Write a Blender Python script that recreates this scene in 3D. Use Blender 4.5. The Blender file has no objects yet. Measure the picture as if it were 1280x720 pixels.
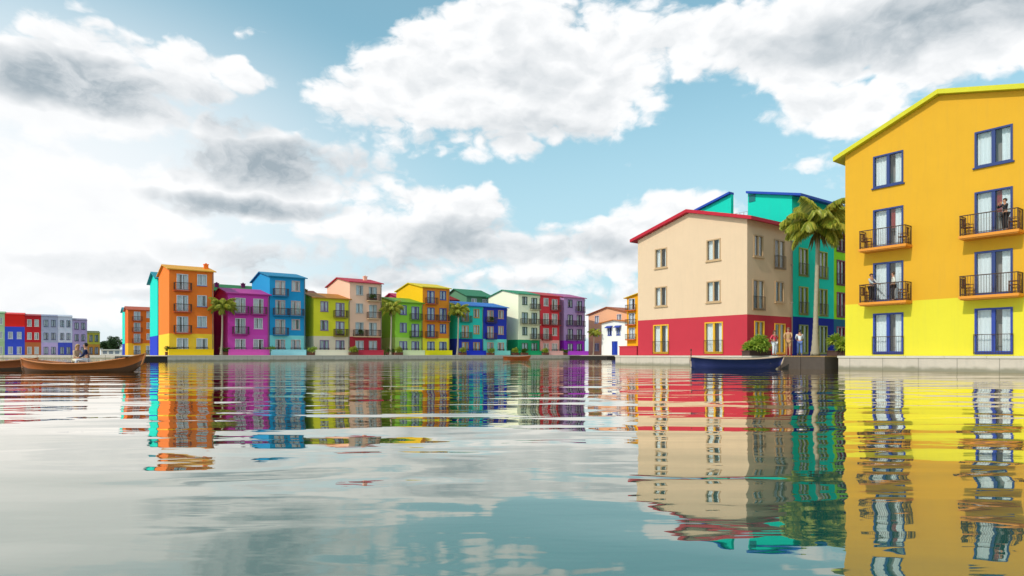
import bpy, bmesh, math, random
from mathutils import Vector, Matrix
R = math.radians
S = bpy.context.scene
C = S.collection
rnd = random.Random(7)

# ------------------------------------------------------------------ helpers
F = 791.0                                   # focal length in 1280-wide pixels
D2 = Vector((.807, .591, 0)).normalized()   # the streets' direction
D1 = Vector((-D2.y, D2.x, 0))               # across them
ROT = math.atan2(D2.y, D2.x)
ZQ = .85                                    # quay level above the water

def lin(h, k=1.0):
    h = h.lstrip('#')
    out = []
    for i in (0, 2, 4):
        c = int(h[i:i+2], 16) / 255
        out.append(min(1, (c / 12.92 if c <= .04045 else ((c + .055) / 1.055) ** 2.4) * k))
    return (*out, 1)

MATS = {}
def nodes_of(name):
    m = bpy.data.materials.new(name); m.use_nodes = True
    nt = m.node_tree
    return m, nt, nt.nodes['Principled BSDF']

def N(nt, t, **kw):
    n = nt.nodes.new(t)
    for k, v in kw.items():
        if k.startswith('i_'):
            key = k[2:]
            n.inputs[int(key) if key.isdigit() else key].default_value = v
        else:
            setattr(n, k, v)
    return n

def mat(key, col, rough=.6, var=.1, scale=3.0, bump=.0, bscale=60, metal=0, streak=0.0, spec=.4):
    """procedural paint, timber, metal: base colour with patchy wear and fine relief"""
    if key in MATS: return MATS[key]
    m, nt, b = nodes_of(key)
    L = nt.links
    tc = N(nt, 'ShaderNodeTexCoord')
    no = N(nt, 'ShaderNodeTexNoise'); no.inputs['Scale'].default_value = scale
    no.inputs['Detail'].default_value = 6; no.inputs['Roughness'].default_value = .65
    L.new(tc.outputs['Object'], no.inputs['Vector'])
    mx = N(nt, 'ShaderNodeMix', data_type='RGBA')
    mx.inputs[6].default_value = tuple(c * (1 - var) for c in col[:3]) + (1,)
    mx.inputs[7].default_value = tuple(min(1, c * (1 + var)) for c in col[:3]) + (1,)
    L.new(no.outputs['Fac'], mx.inputs[0])
    out = mx.outputs[2]
    if streak:
        mp = N(nt, 'ShaderNodeMapping'); mp.inputs['Scale'].default_value = (2.2, 2.2, .18)
        L.new(tc.outputs['Object'], mp.inputs['Vector'])
        n2 = N(nt, 'ShaderNodeTexNoise'); n2.inputs['Scale'].default_value = 2.0; n2.inputs['Detail'].default_value = 8
        n2.inputs['Roughness'].default_value = .7
        L.new(mp.outputs[0], n2.inputs['Vector'])
        rp = N(nt, 'ShaderNodeMapRange'); rp.inputs[1].default_value = .5; rp.inputs[2].default_value = .75
        rp.inputs[3].default_value = 0; rp.inputs[4].default_value = streak
        L.new(n2.outputs['Fac'], rp.inputs[0])
        m2 = N(nt, 'ShaderNodeMix', data_type='RGBA')
        g = sum(col[:3]) / 3
        m2.inputs[7].default_value = tuple(c * .45 + g * .18 for c in col[:3]) + (1,)
        L.new(out, m2.inputs[6]); L.new(rp.outputs[0], m2.inputs[0])
        out = m2.outputs[2]
    L.new(out, b.inputs['Base Color'])
    b.inputs['Roughness'].default_value = rough
    b.inputs['Metallic'].default_value = metal
    b.inputs['Specular IOR Level'].default_value = spec
    if bump:
        n3 = N(nt, 'ShaderNodeTexNoise'); n3.inputs['Scale'].default_value = bscale; n3.inputs['Detail'].default_value = 4
        L.new(tc.outputs['Object'], n3.inputs['Vector'])
        bp = N(nt, 'ShaderNodeBump'); bp.inputs['Strength'].default_value = bump; bp.inputs['Distance'].default_value = .02
        L.new(n3.outputs['Fac'], bp.inputs['Height']); L.new(bp.outputs[0], b.inputs['Normal'])
    MATS[key] = m
    return m

def stucco(h, k=.98): return mat('stucco_' + h, lin(h, k), .85, .06, .6, .35, 45, streak=.12, spec=.2)
def trim(h, k=.9): return mat('trim_' + h, lin(h, k), .5, .06, 4)

def leafmat(key, h1, h2, rough=.45):
    if key in MATS: return MATS[key]
    m, nt, b = nodes_of(key); L = nt.links
    gi = N(nt, 'ShaderNodeNewGeometry')
    mx = N(nt, 'ShaderNodeMix', data_type='RGBA')
    mx.inputs[6].default_value = lin(h1); mx.inputs[7].default_value = lin(h2)
    L.new(gi.outputs['Random Per Island'], mx.inputs[0])
    L.new(mx.outputs[2], b.inputs['Base Color'])
    b.inputs['Roughness'].default_value = rough
    tr = N(nt, 'ShaderNodeBsdfTranslucent'); L.new(mx.outputs[2], tr.inputs['Color'])
    ms = N(nt, 'ShaderNodeMixShader'); ms.inputs[0].default_value = .3
    L.new(b.outputs[0], ms.inputs[1]); L.new(tr.outputs[0], ms.inputs[2])
    L.new(ms.outputs[0], nt.nodes['Material Output'].inputs['Surface'])
    MATS[key] = m
    return m

def glass():
    if 'window_glass' in MATS: return MATS['window_glass']
    m, nt, b = nodes_of('window_glass'); L = nt.links
    nt.nodes.remove(b)
    t = N(nt, 'ShaderNodeBsdfTransparent'); t.inputs[0].default_value = (.9, .93, .94, 1)
    g = N(nt, 'ShaderNodeBsdfGlossy'); g.inputs['Roughness'].default_value = .03
    lw = N(nt, 'ShaderNodeLayerWeight'); lw.inputs[0].default_value = .5
    pw = N(nt, 'ShaderNodeMath', operation='POWER'); pw.inputs[1].default_value = 4.0
    fr = N(nt, 'ShaderNodeMapRange'); fr.inputs[3].default_value = .05; fr.inputs[4].default_value = .9
    L.new(lw.outputs['Facing'], pw.inputs[0]); L.new(pw.outputs[0], fr.inputs[0])
    ms = N(nt, 'ShaderNodeMixShader')
    L.new(fr.outputs[0], ms.inputs[0]); L.new(t.outputs[0], ms.inputs[1]); L.new(g.outputs[0], ms.inputs[2])
    L.new(ms.outputs[0], nt.nodes['Material Output'].inputs['Surface'])
    MATS['window_glass'] = m
    return m

# ---- mesh helpers
def box(bm, x0, x1, y0, y1, z0, z1, mi=0):
    vs = [bm.verts.new(p) for p in ((x0,y0,z0),(x1,y0,z0),(x1,y1,z0),(x0,y1,z0),(x0,y0,z1),(x1,y0,z1),(x1,y1,z1),(x0,y1,z1))]
    for f in ((0,3,2,1),(4,5,6,7),(0,1,5,4),(1,2,6,5),(2,3,7,6),(3,0,4,7)):
        bm.faces.new([vs[i] for i in f]).material_index = mi
    return vs

def prism(bm, base, vec, mi=0):
    """extrude a planar polygon (list of points) along vec"""
    a = [bm.verts.new(p) for p in base]; b = [bm.verts.new(Vector(p) + Vector(vec)) for p in base]
    n = len(a)
    fs = [bm.faces.new(a[::-1]), bm.faces.new(b)]
    for i in range(n): fs.append(bm.faces.new([a[i], a[(i+1) % n], b[(i+1) % n], b[i]]))
    for f in fs: f.material_index = mi
    return fs

def tube(bm, pts, rads, n=8, cap=True, mi=0):
    pts = [Vector(p) for p in pts]; rings = []
    if not hasattr(rads, '__len__'): rads = [rads] * len(pts)
    for i, p in enumerate(pts):
        t = (pts[min(i+1, len(pts)-1)] - pts[max(i-1, 0)]).normalized()
        a = Vector((1, 0, 0)) if abs(t.x) < .9 else Vector((0, 1, 0))
        u = t.cross(a).normalized(); v = t.cross(u)
        rings.append([bm.verts.new(p + (u * math.cos(2*math.pi*k/n) + v * math.sin(2*math.pi*k/n)) * rads[i]) for k in range(n)])
    for i in range(len(rings) - 1):
        for k in range(n):
            f = bm.faces.new([rings[i][k], rings[i][(k+1) % n], rings[i+1][(k+1) % n], rings[i+1][k]])
            f.smooth = True; f.material_index = mi
    if cap:
        bm.faces.new(rings[0]).material_index = mi; bm.faces.new(rings[-1][::-1]).material_index = mi

def link_mesh(name, me, parent=None, loc=(0,0,0), rz=0):
    o = bpy.data.objects.new(name, me); C.objects.link(o)
    o.parent = parent; o.location = loc; o.rotation_euler = (0, 0, rz)
    return o

def mesh_of(name, bm, mats, recalc=True, bevel=0):
    if bevel:
        bmesh.ops.bevel(bm, geom=bm.edges[:], offset=bevel, segments=1, affect='EDGES')
    if recalc: bmesh.ops.recalc_face_normals(bm, faces=bm.faces)
    me = bpy.data.meshes.new(name); bm.to_mesh(me); bm.free()
    for m in (mats if isinstance(mats, (list, tuple)) else [mats]): me.materials.append(m)
    return me

def obj(name, bm, mats, parent=None, loc=(0,0,0), rz=0, recalc=True, bevel=0):
    return link_mesh(name, mesh_of(name, bm, mats, recalc, bevel), parent, loc, rz)

def thing(name, label, cat, loc=(0,0,0), rz=0, group=None):
    o = bpy.data.objects.new(name, None); C.objects.link(o)
    o.empty_display_size = .3
    o.location = loc; o.rotation_euler = (0, 0, rz)
    o['label'] = label; o['category'] = cat
    if group: o['group'] = group
    return o

def tag(o, label, cat, group=None):
    o['label'] = label; o['category'] = cat
    if group: o['group'] = group
    return o

def copy_tree(o, parent=None):
    c = o.copy(); C.objects.link(c); c.parent = parent
    for ch in o.children: copy_tree(ch, c)
    return c

# ------------------------------------------------------------------ windows, doors, balconies
CACHE = {}
def cached(key, fn):
    if key not in CACHE: CACHE[key] = fn()
    return CACHE[key]

def frame_mesh(w, h, door, col):
    def f():
        bm = bmesh.new(); a, e = .07, .025
        x0, x1 = -w/2 - e, w/2 + e
        z0, z1 = -(.0 if door else e), h + e
        box(bm, x0, x0 + a + e, -.045, .10, z0, z1)
        box(bm, x1 - a - e, x1, -.045, .10, z0, z1)
        box(bm, x0 + a + e, x1 - a - e, -.043, .10, z1 - a - e, z1)
        box(bm, x0 + a + e, x1 - a - e, -.043, .10, z0, z0 + a + (.10 if door else .02))
        m_ = .085 if w > 1.4 else .06; box(bm, -m_, m_, -.02, .09, z0 + a, z1 - a)
        return mesh_of('window', bm, trim(col))
    return cached(('frame', w, h, door, col), f)

def pane_mesh(w, h):
    def f():
        bm = bmesh.new(); box(bm, -w/2 + .05, w/2 - .05, .050, .062, .05, h - .05)
        return mesh_of('pane', bm, glass())
    return cached(('pane', w, h), f)

def curtain_mesh(w, h, var):
    def f():
        bm = bmesh.new()
        spans = {0: [(-w/2 + .04, -.03), (w*.20, w/2 - .04)], 1: [(-w/2 + .04, -w*.1), (.05, w/2 - .04)],
                 2: [(-w/2 + .04, -w*.22), (w*.16, w/2 - .04)], 3: [(-w/2 + .04, .0), (w*.33, w/2 - .04)]}[var]
        for a, b in spans:
            n = max(6, int((b - a) / .035)); prev = None
            for i in range(n + 1):
                x = a + (b - a) * i / n
                y = .24 + .022 * math.sin(x * 34 + var) + .01 * math.sin(x * 71)
                v = (bm.verts.new((x, y, .03)), bm.verts.new((x, y * .9 + .02, h + .02)))
                if prev:
                    fc = bm.faces.new([prev[0], v[0], v[1], prev[1]]); fc.smooth = True
                prev = v
        return mesh_of('curtain', bm, mat('curtain_cloth', (.93, .92, .91, 1), .9, .06, 5), recalc=False)
    return cached(('curtain', w, h, var), f)

def sill_mesh(w, col):
    def f():
        bm = bmesh.new(); box(bm, -w/2 - .1, w/2 + .1, -.10, .04, -.11, -.037)
        return mesh_of('sill', bm, trim(col))
    return cached(('sill', w, col), f)

def rail_mesh(w, dep, far, juliet=False):
    def f():
        bm = bmesh.new(); t = (.013 if juliet else .019) if not far else .03; sp = .115 if not far else .17
        H = 1.05
        segs = [((-w/2, -dep), (w/2, -dep))]
        if not juliet: segs += [((-w/2, -dep), (-w/2, -.02)), ((w/2, -dep), (w/2, -.02))]
        for (ax, ay), (bx_, by) in segs:
            L = math.hypot(bx_ - ax, by - ay); n = max(2, int(L / sp))
            hor = abs(bx_ - ax) > .01
            for z in (H, .09):
                q = t * (1.3 if z == H else .8)
                x0, x1 = min(ax, bx_), max(ax, bx_); y0, y1 = min(ay, by), max(ay, by)
                if hor: box(bm, x0 - q, x1 + q, y0 - q, y1 + q, z - q, z + q)
                else: box(bm, x0 - q*.9, x1 + q*.9, y0 + q*1.1, y1, z - q*.9, z + q*.9)
            for i in range(n + 1):
                x = ax + (bx_ - ax) * i / n; y = ay + (by - ay) * i / n
                if not hor and i == 0: continue
                q = t * (.9 if i in (0, n) else .42)
                box(bm, x - q, x + q, y - q, y + q, 0.0, H - .005)
        return mesh_of('railing', bm, mat('dark_iron', (.07, .038, .025, 1), .45, .1, 8, metal=.3))
    return cached(('rail', w, dep, far, juliet), f)

def slab_mesh(w, dep, col):
    def f():
        bm = bmesh.new(); box(bm, -w/2 - .06, w/2 + .06, -dep - .06, .0, -.15, -.01)
        box(bm, -w/2 - .0, w/2 + .0, -dep, .0, -.21, -.15)
        return mesh_of('balcony', bm, trim(col))
    return cached(('slab', w, dep, col), f)

# ------------------------------------------------------------------ houses
def wall_face(bm, o, ax, nrm, width, zlo, zhi, ops, mi_wall=0, mi_in=1, cut=None):
    """a wall in a grid of quads with real openings, reveals and a room niche behind each"""
    o, ax, nrm = Vector(o), Vector(ax), Vector(nrm)
    def P(a, z, d=0): return o + ax * a + Vector((0, 0, z)) - nrm * d
    cuts = [cut] if cut else []
    xs = sorted({0, width, *[q for p in ops + cuts for q in (round(p[0], 4), round(p[1], 4))]})
    zs = sorted({zlo, zhi, *[q for p in ops + cuts for q in (round(p[2], 4), round(p[3], 4))]})
    def quad(pts, mi):
        bm.faces.new([bm.verts.new(p) for p in pts]).material_index = mi
    for i in range(len(xs) - 1):
        for j in range(len(zs) - 1):
            cx, cz = (xs[i] + xs[i+1]) / 2, (zs[j] + zs[j+1]) / 2
            if any(p[0] < cx < p[1] and p[2] < cz < p[3] for p in ops + cuts): continue
            quad([P(xs[i], zs[j]), P(xs[i+1], zs[j]), P(xs[i+1], zs[j+1]), P(xs[i], zs[j+1])], mi_wall)
    for a0, a1, z0, z1 in ops:
        for d0, d1, g, mi in ((0, .16, 0, mi_wall), (.16, .62, .0, mi_in)):
            quad([P(a0, z0, d0), P(a1, z0, d0), P(a1, z0, d1), P(a0, z0, d1)], mi)
            quad([P(a0, z1, d0), P(a1, z1, d0), P(a1, z1, d1), P(a0, z1, d1)], mi)
            quad([P(a0, z0, d0), P(a0, z1, d0), P(a0, z1, d1), P(a0, z0, d1)], mi)
            quad([P(a1, z0, d0), P(a1, z1, d0), P(a1, z1, d1), P(a1, z0, d1)], mi)
        quad([P(a0, z0, .62), P(a1, z0, .62), P(a1, z1, .62), P(a0, z1, .62)], mi_in)

def place_opening(root, face, c, z0, w, h, kind, fcol, scol, far, w_face, seed, bal=None, bcol=None):
    """kind: W window, D door with balcony, J door with guard rail, P plain door"""
    door = kind != 'W'
    if face == 'front': loc, rz = (c, 0, z0), 0
    else: loc, rz = (0, c, z0), -math.pi / 2
    f = link_mesh('balcony_door' if door else 'window', frame_mesh(w, h, door, fcol), root, loc, rz)
    link_mesh('pane', pane_mesh(w, h), f)
    link_mesh('curtain', curtain_mesh(w, h, seed % 4), f)
    if not door: link_mesh('sill', sill_mesh(w, scol), f)
    if kind == 'D':
        bw, dep = bal or (w + .75, .75)
        s = link_mesh('balcony', slab_mesh(bw, dep, bcol or scol), root, loc, rz)
        link_mesh('railing', rail_mesh(bw, dep, far), s)
    if kind == 'J':
        link_mesh('railing', rail_mesh(w + .1, .09, far, True), f)
    return f

INT = lambda: mat('room_plaster', (.42, .36, .32, 1), .9, .1, 2)

def house(label, P, w, d, he, hr, col, gcol, tcol, fcol, front=(), gable=(), h1=3.15, base=ZQ, rot=ROT, ov=.45,
          ridge=.5, far=True, group=None, terrace=None, gfcol=None, scol=None, bcol=None, chim=(), name='house',
          notch=None, eave_ov=.6, gabcol=None, pipe=False):
    root = thing(name, label, 'house', (P[0], P[1], base), rot, group)
    scol = scol or fcol; gfcol = gfcol or fcol
    yr = d * ridge
    def rects(lst):
        return [(round(c - ww/2, 4), round(c + ww/2, 4), round(z, 4), round(z + hh, 4)) for (c, z, ww, hh, k) in lst]
    fr, ga = rects(front), rects(gable)
    up = lambda l: [r for r in l if r[2] >= h1 - .01]
    lo = lambda l: [r for r in l if r[2] < h1 - .01]
    g0 = 0.0
    # ground floor storey
    bm = bmesh.new()
    ex = .0
    wall_face(bm, (0, 0, 0), (1, 0, 0), (0, -1, 0), w, g0, h1, lo(fr))
    wall_face(bm, (0, 0, 0), (0, 1, 0), (-1, 0, 0), d, g0, h1, lo(ga))
    wall_face(bm, (w, 0, 0), (0, 1, 0), (1, 0, 0), d, g0, h1, [])
    wall_face(bm, (0, d, 0), (1, 0, 0), (0, 1, 0), w, g0, h1, [])
    obj('ground_floor_wall', bm, [stucco(gcol), INT()], root, recalc=False)
    # upper storeys with gables
    bm = bmesh.new(); mg = 2 if gabcol else 0
    cut = (notch[0], notch[1], notch[2], he) if notch else None
    wall_face(bm, (0, 0, 0), (1, 0, 0), (0, -1, 0), w, h1, he, up(fr))
    wall_face(bm, (0, 0, 0), (0, 1, 0), (-1, 0, 0), d, h1, he, up(ga), mi_wall=mg, cut=cut)
    nb = .35
    wall_face(bm, (w, 0, 0), (0, 1, 0), (1, 0, 0), d, h1, he, [], mi_wall=mg, cut=(notch[0], d, notch[2], he) if notch else None)
    wall_face(bm, (0, d, 0), (1, 0, 0), (0, 1, 0), w, h1, he, [], cut=(nb, w, notch[2], he) if notch else None)
    def face(pts, mi=0): bm.faces.new([bm.verts.new(p) for p in pts]).material_index = mi
    if notch:
        n0, n1, zn = notch
        zz = lambda y: he + (hr - he) * (y / yr if y <= yr else (d - y) / (d - yr))
        for x in (0, w): face([(x, y, z) for y, z in ((0, he), (n0, he), (n0, zz(n0)))], mg)
        for x, zl in ((0, he), (nb, zn)): face([(x, y, z) for y, z in ((n1, zl), (d, zl), (d, he), (n1, zz(n1)))][0 if zl == zn else 0:] if zl == zn else [(x, n1, he), (x, d, he), (x, n1, zz(n1))], mg)
        face([(x, n0, z) for x, z in ((0, zn), (w, zn), (w, zz(n0)), (0, zz(n0)))])
        face([(x, n1, z) for x, z in ((0, zn), (nb, zn), (nb, zz(n1)), (0, zz(n1)))])
        face([(x, y, zn) for x, y in ((0, n0), (w, n0), (w, n1), (0, n1))])
        face([(x, y, zn) for x, y in ((nb, n1), (w, n1), (w, d), (nb, d))])
    else:
        for x in (0, w):
            face([(x, y, z) for y, z in ((0, he), (d, he), (yr, hr))], mg)
    obj('wall', bm, [stucco(col), INT(), stucco(gabcol or col)], root, recalc=False)
    # roof : two slabs
    bm = bmesh.new(); th = (.27 if not notch else .2) if not far else .16
    s1 = (hr - he) / yr; s2 = (hr - he) / (d - yr)
    y_in0, y_in1 = (notch[0], notch[1]) if notch else (yr, yr)
    z0r = he + s1 * y_in0; z1r = he + s2 * (d - y_in1)
    a = [(-ov, -eave_ov, he - s1*eave_ov + .01), (-ov, y_in0, z0r + .01), (-ov, y_in0, z0r + th), (-ov, -eave_ov, he - s1*eave_ov + th)]
    b = [(-ov, y_in1 + (0 if notch else .003), z1r + .01), (-ov, d + eave_ov, he - s2*eave_ov + .01), (-ov, d + eave_ov, he - s2*eave_ov + th), (-ov, y_in1 + (0 if notch else .003), z1r + th)]
    prism(bm, a, (w + 2*ov, 0, 0)); prism(bm, b, ((w + ov if not notch else .40) + ov, 0, 0))
    rf = obj('roof', bm, mat('roof_' + tcol, lin(tcol, .85), .6, .12, 2.5, .4, 12), root)
    for (cx, cy) in chim:
        zc = he + (s1 * cy if cy < yr else s2 * (d - cy))
        bm = bmesh.new(); box(bm, cx - .3, cx + .3, cy - .25, cy + .25, zc - .1, zc + .75)
        box(bm, cx - .37, cx + .37, cy - .32, cy + .32, zc + .75, zc + .85)
        box(bm, cx - .12, cx + .12, cy - .1, cy + .1, zc + .85, zc + 1.0)
        obj('chimney', bm, stucco(col), rf)
    k = rnd.randrange(4)
    for i, (c, z, ww, hh, kind) in enumerate(front):
        place_opening(root, 'front', c, z, ww, hh, kind, gfcol if z < h1 - .01 else fcol, scol, far, w, (k + i * 3) if far else i, bcol=bcol)
    for i, (c, z, ww, hh, kind) in enumerate(gable):
        place_opening(root, 'gable', c, z, ww, hh, kind, gfcol if z < h1 - .01 else fcol, scol, far, d, (0 if not far else k + i), bcol=bcol, bal=(2.5, .8) if not far else None)
    if pipe:
        bm = bmesh.new()
        tube(bm, [(w - .14, -.10, .15), (w - .14, -.10, he - .75), (w - .14, -.32, he - .25)], .05, 6)
        for z in (1.2, 4.2, 7.2): box(bm, w - .21, w - .07, -.16, .0, z, z + .06)
        obj('downpipe', bm, trim('8E8A84'), root)
    if terrace:
        bm = bmesh.new(); t0, t1 = terrace[1] if len(terrace) > 1 else (0.0, w - .1)
        D = 1.5; H = .82
        box(bm, t0, t1, -D, -D + .16, 0, H)
        box(bm, t0, t0 + .16, -D + .16, -.01, 0, H - .004); box(bm, t1 - .16, t1, -D + .16, -.01, 0, H - .004)
        box(bm, t0 - .03, t1 + .03, -D - .03, -D + .19, H, H + .07)
        obj('terrace_wall', bm, stucco(terrace[0]), root)
    return root

def grid(w, he, n, spec, cols=(.29, .73), h1=3.15):
    """spec: per floor from the ground, one letter per column"""
    fh = (he - h1) / (n - 1); out = []
    for k, row in enumerate(spec):
        z = 0 if k == 0 else h1 + fh * (k - 1)
        for c, ch in zip(cols, row):
            if ch == '.': continue
            if ch == 'W': out.append((w * c, z + 1.0, 1.25, 1.6, 'W'))
            else: out.append((w * c, z + .12, 1.45, 2.35, ch))
    return out

# ---- near yellow house (right)
YS = 13.2
def ys(s): return YS - s
yg = []
for s in (2.5, 7.68):
    yg += [(ys(s), .10, 1.62, 2.42, 'J'), (ys(s), 3.20, 1.62, 2.35, 'D'), (ys(s), 6.42, 1.62, 2.33, 'D'), (ys(s), 10.12, 1.62, 1.85, 'W')]
A = Vector((20.8, 39.5, 0)); PY = A - D1 * YS
yellow = house('tall amber house with lemon ground floor and blue framed windows and doors', PY, 13, YS, 12.45, 14.55,
      'DCA42C', 'DFD038', 'DCD222', '2A3D78', gable=yg, far=False, h1=3.19, scol='2A3D78', bcol='E8922A', ridge=8.0/13.2, ov=.35, gfcol='2A429C')
for ch in list(yellow.children):
    if ch.name.startswith('balcony_door') and abs(ch.location.z - 6.42) < .01:
        bm = bmesh.new(); pr = None
        for i in range(8):
            x = .10 + .22 * i / 7; v = (bm.verts.new((x, .19 + .02 * math.sin(i * 2.1), 1.15)), bm.verts.new((x, .19 + .02 * math.sin(i * 2.1), 2.32)))
            if pr: bm.faces.new([pr[0], v[0], v[1], pr[1]])
            pr = v
        obj('curtain', bm, mat('red_cloth', lin('A83A34'), .9, .1, 6), ch, recalc=False)
# ---- beige house and its row
B = Vector((17.47, 47.0, 0))
bg = [(2.95, 7.45, 1.25, 1.62, 'W'), (8.2, 7.45, 1.25, 1.62, 'W'), (2.95, 4.2, 1.25, 1.62, 'W'), (8.2, 4.2, 1.25, 1.62, 'W'),
      (2.92, .15, 1.62, 2.45, 'J'), (8.2, .15, 1.62, 2.45, 'J')]
bf = [(1.45, 7.5, 1.2, 1.6, 'W'), (4.3, 6.75, 1.45, 2.3, 'J'), (1.45, 3.42, 1.45, 2.3, 'J'), (4.3, 4.2, 1.2, 1.6, 'W'),
      (1.55, .9, 1.25, 1.7, 'W'), (4.35, .1, 1.45, 2.4, 'P')]
beige = house('beige house with crimson ground floor and crimson roof behind the navy boat', B, 6.1, 10.8, 10.15, 11.55,
      'DDBE9F', 'BE3644', 'C4122F', 'C2A07A', front=bf, gable=bg, far=False, pipe=True, h1=3.08, gfcol='EDB32A', scol='C9A57A', ov=.4, ridge=.49, chim=())
T = B + D2 * 6.102
tf = []
for c in (1.7, 4.8):
    tf += [(c, 9.9, 1.3, 1.9, 'W'), (c, 6.45, 1.35, 2.3, 'J'), (c, 3.3, 1.35, 2.3, 'J'), (c, .1, 1.35, 2.4, 'P')]
teal = house('turquoise house with navy ground floor and blue notched roof, behind the big palm', T, 6.6, 10.8, 12.8, 14.1,
      '12C9B2', '10228C', '1548B4', '8E9A1E', front=tf, far=False, h1=3.15, gfcol='6E7A2A', notch=(3.96, 5.6, 11.3), ov=.3, eave_ov=.9)
bm = bmesh.new()
for z in (1.0, .55): box(bm, .05, .09, 4.0, 5.56, 11.3 + z - .02, 11.3 + z + .02)
for i in range(5): box(bm, .05, .09, 4.0 + i*.38, 4.04 + i*.38, 11.3, 12.28)
obj('railing', bm, mat('pale_steel', (.5, .5, .5, 1), .4, .05, metal=.6), teal)
bm = bmesh.new(); box(bm, -.04, .02, 3.25, 3.85, 13.0, 13.6)
w_ = obj('window', bm, trim('0B6F73'), teal)
L_ = T + D2 * 6.602
lf = []
for c in (1.2, 4.4):
    lf += [(c, 9.0, 1.4, 2.2, 'J'), (c, 6.1, 1.4, 2.2, 'J'), (c, 3.3, 1.4, 2.2, 'J'), (c, .1, 1.35, 2.4, 'P')]
house('lime green house with red roof, glimpsed between the turquoise and yellow houses', L_, 6.2, 10.8, 12.0, 13.2,
      '8FD41F', '1B5E7A', 'D01822', '7A1E3A', front=lf, far=False, ov=.3)
# a low crimson garden wall beside the beige house
WB = B + D1 * 10.95
bm = bmesh.new(); box(bm, 0, .25, 0, 2.1, 0, .78); box(bm, -.04, .29, -.0, 2.14, .78, .86)
o = obj('garden_wall', bm, stucco('BE3644'), None, (WB.x, WB.y, ZQ), ROT)
tag(o, 'low crimson garden wall at the left foot of the beige house', 'wall')

# ---- the long coloured row across the water
ROW = Vector((-49.3, 91.0, 0))
G = 'coloured houses in a row along the far quay'
def lift(h):
    v = [int(h[i:i+2], 16) for i in (0, 2, 4)]
    g = sum(v) / 3
    return ''.join('%02X' % min(255, int((c * .92 + g * .08) * 1.10 + 10)) for c in v)
def row(t, w, n, col, gcol, tcol, fcol, spec, label, cols=(.29, .73), tcolr=None, chim=(), he=None, t_ext=None, **kw):
    he = he or {4: 12.4, 3: 9.4}[n]
    P = ROW + D2 * t; col, gcol = lift(col), lift(gcol)
    return house(label, P, w, 10.8, he, he + 1.15, col, gcol, tcol, fcol, front=grid(w, he, n, spec, cols), group=G,
                 terrace=(tcolr or gcol, (-.25, w - .3)), chim=chim, eave_ov=.4, ov=.3, pipe=True, **kw)
row(0, 5.9, 4, 'E2691A', 'F0B422', 'E8A01E', 'DDE0E8', ['JJ', 'DW', 'DW', 'DW'], 'tall orange house with yellow ground floor, leftmost of the far quay row', tcolr='F7CC1C', scol='3C57B5', bcol='C9501C', chim=((5.4, 3),))
row(7.9, 6.0, 3, 'C4329A', 'C43C9E', 'B8308C', 'E6DEE0', ['JJ', 'DW', 'DD'], 'magenta three storey house beside a palm, across the water', tcolr='E45CB8', bcol='A02478')
row(14.0, 5.55, 4, '1583B8', '6FBFC0', '0E7FA8', 'E2B8B0', ['JJ', 'DW', 'DD', 'DW'], 'tall bright blue house with pale aqua ground floor, right of the magenta house', tcolr='A9E4EC', bcol='1173A2')
row(20.95, 6.1, 3, 'C9BC1C', 'C8B49A', 'B8761C', '8C6A9A', ['JJ', 'WD', 'WD'], 'olive yellow three storey house with pinkish grey ground floor', tcolr='F0E6CC', bcol='8E7A24')
row(27.1, 5.8, 4, 'DDA98C', 'A3202E', 'BE1E38', 'C8BCB4', ['JJ', 'DD', 'WD', 'WD'], 'salmon beige four storey house with dark red ground floor and red roof', cols=(.3, .72), tcolr='C23A4C', bcol='D8B088', chim=((4.2, 3.4),))
row(35.5, 5.4, 3, '86BC2C', 'A5BE58', '6E9E22', '6E58A8', ['JJ', 'WD', 'WD'], 'lime green three storey house right of a palm, with violet framed windows', tcolr='DDE6B4', bcol='5E8A22')
row(40.95, 5.65, 4, 'D87A18', 'E8CE22', 'E6C81A', '3C4FA8', ['JJ', 'DW', 'DD', 'DW'], 'orange brown house with bright yellow gable roof and yellow ground floor', tcolr='F2E41E', bcol='C05A1C', cols=(.3, .75), gabcol='F2BC14')
row(48.4, 5.75, 3, '1FB5A2', '1C2FA6', '1C66B4', 'E39A3C', ['JJ', 'DW', 'DW'], 'turquoise three storey house with royal blue ground floor, left of the navy one', tcolr='2238C4', bcol='168C7C')
row(54.2, 5.7, 3, '1D2C9C', '5FC4B4', '1C6FC0', 'E2A88C', ['JJ', 'DW', 'DW'], 'navy blue three storey house with mint ground floor', tcolr='8FE2D6', bcol='16207A')
row(62.7, 5.6, 4, 'D9D6B4', '128A56', '1C8A5E', '4C6A54', ['JJ', 'WD', 'DD', 'WD'], 'cream four storey house with emerald ground floor and green roof', tcolr='1FA56A', bcol='AFA888')
row(68.35, 5.35, 4, 'C92A34', 'D88C84', 'C4343A', 'E4D8D4', ['JJ', 'DW', 'DD', 'WD'], 'bright red four storey house with rose ground floor, between cream and purple ones', tcolr='EAB4AC', bcol='9A1E26')
row(74.9, 6.0, 4, '9C7AA8', '8A1CB0', 'B25A8A', '3E3464', ['JJ', 'DD', 'DD', 'WD'], 'lilac four storey house with violet ground floor, rightmost of the far row', tcolr='C24AE0', bcol='6E4E86')

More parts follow.
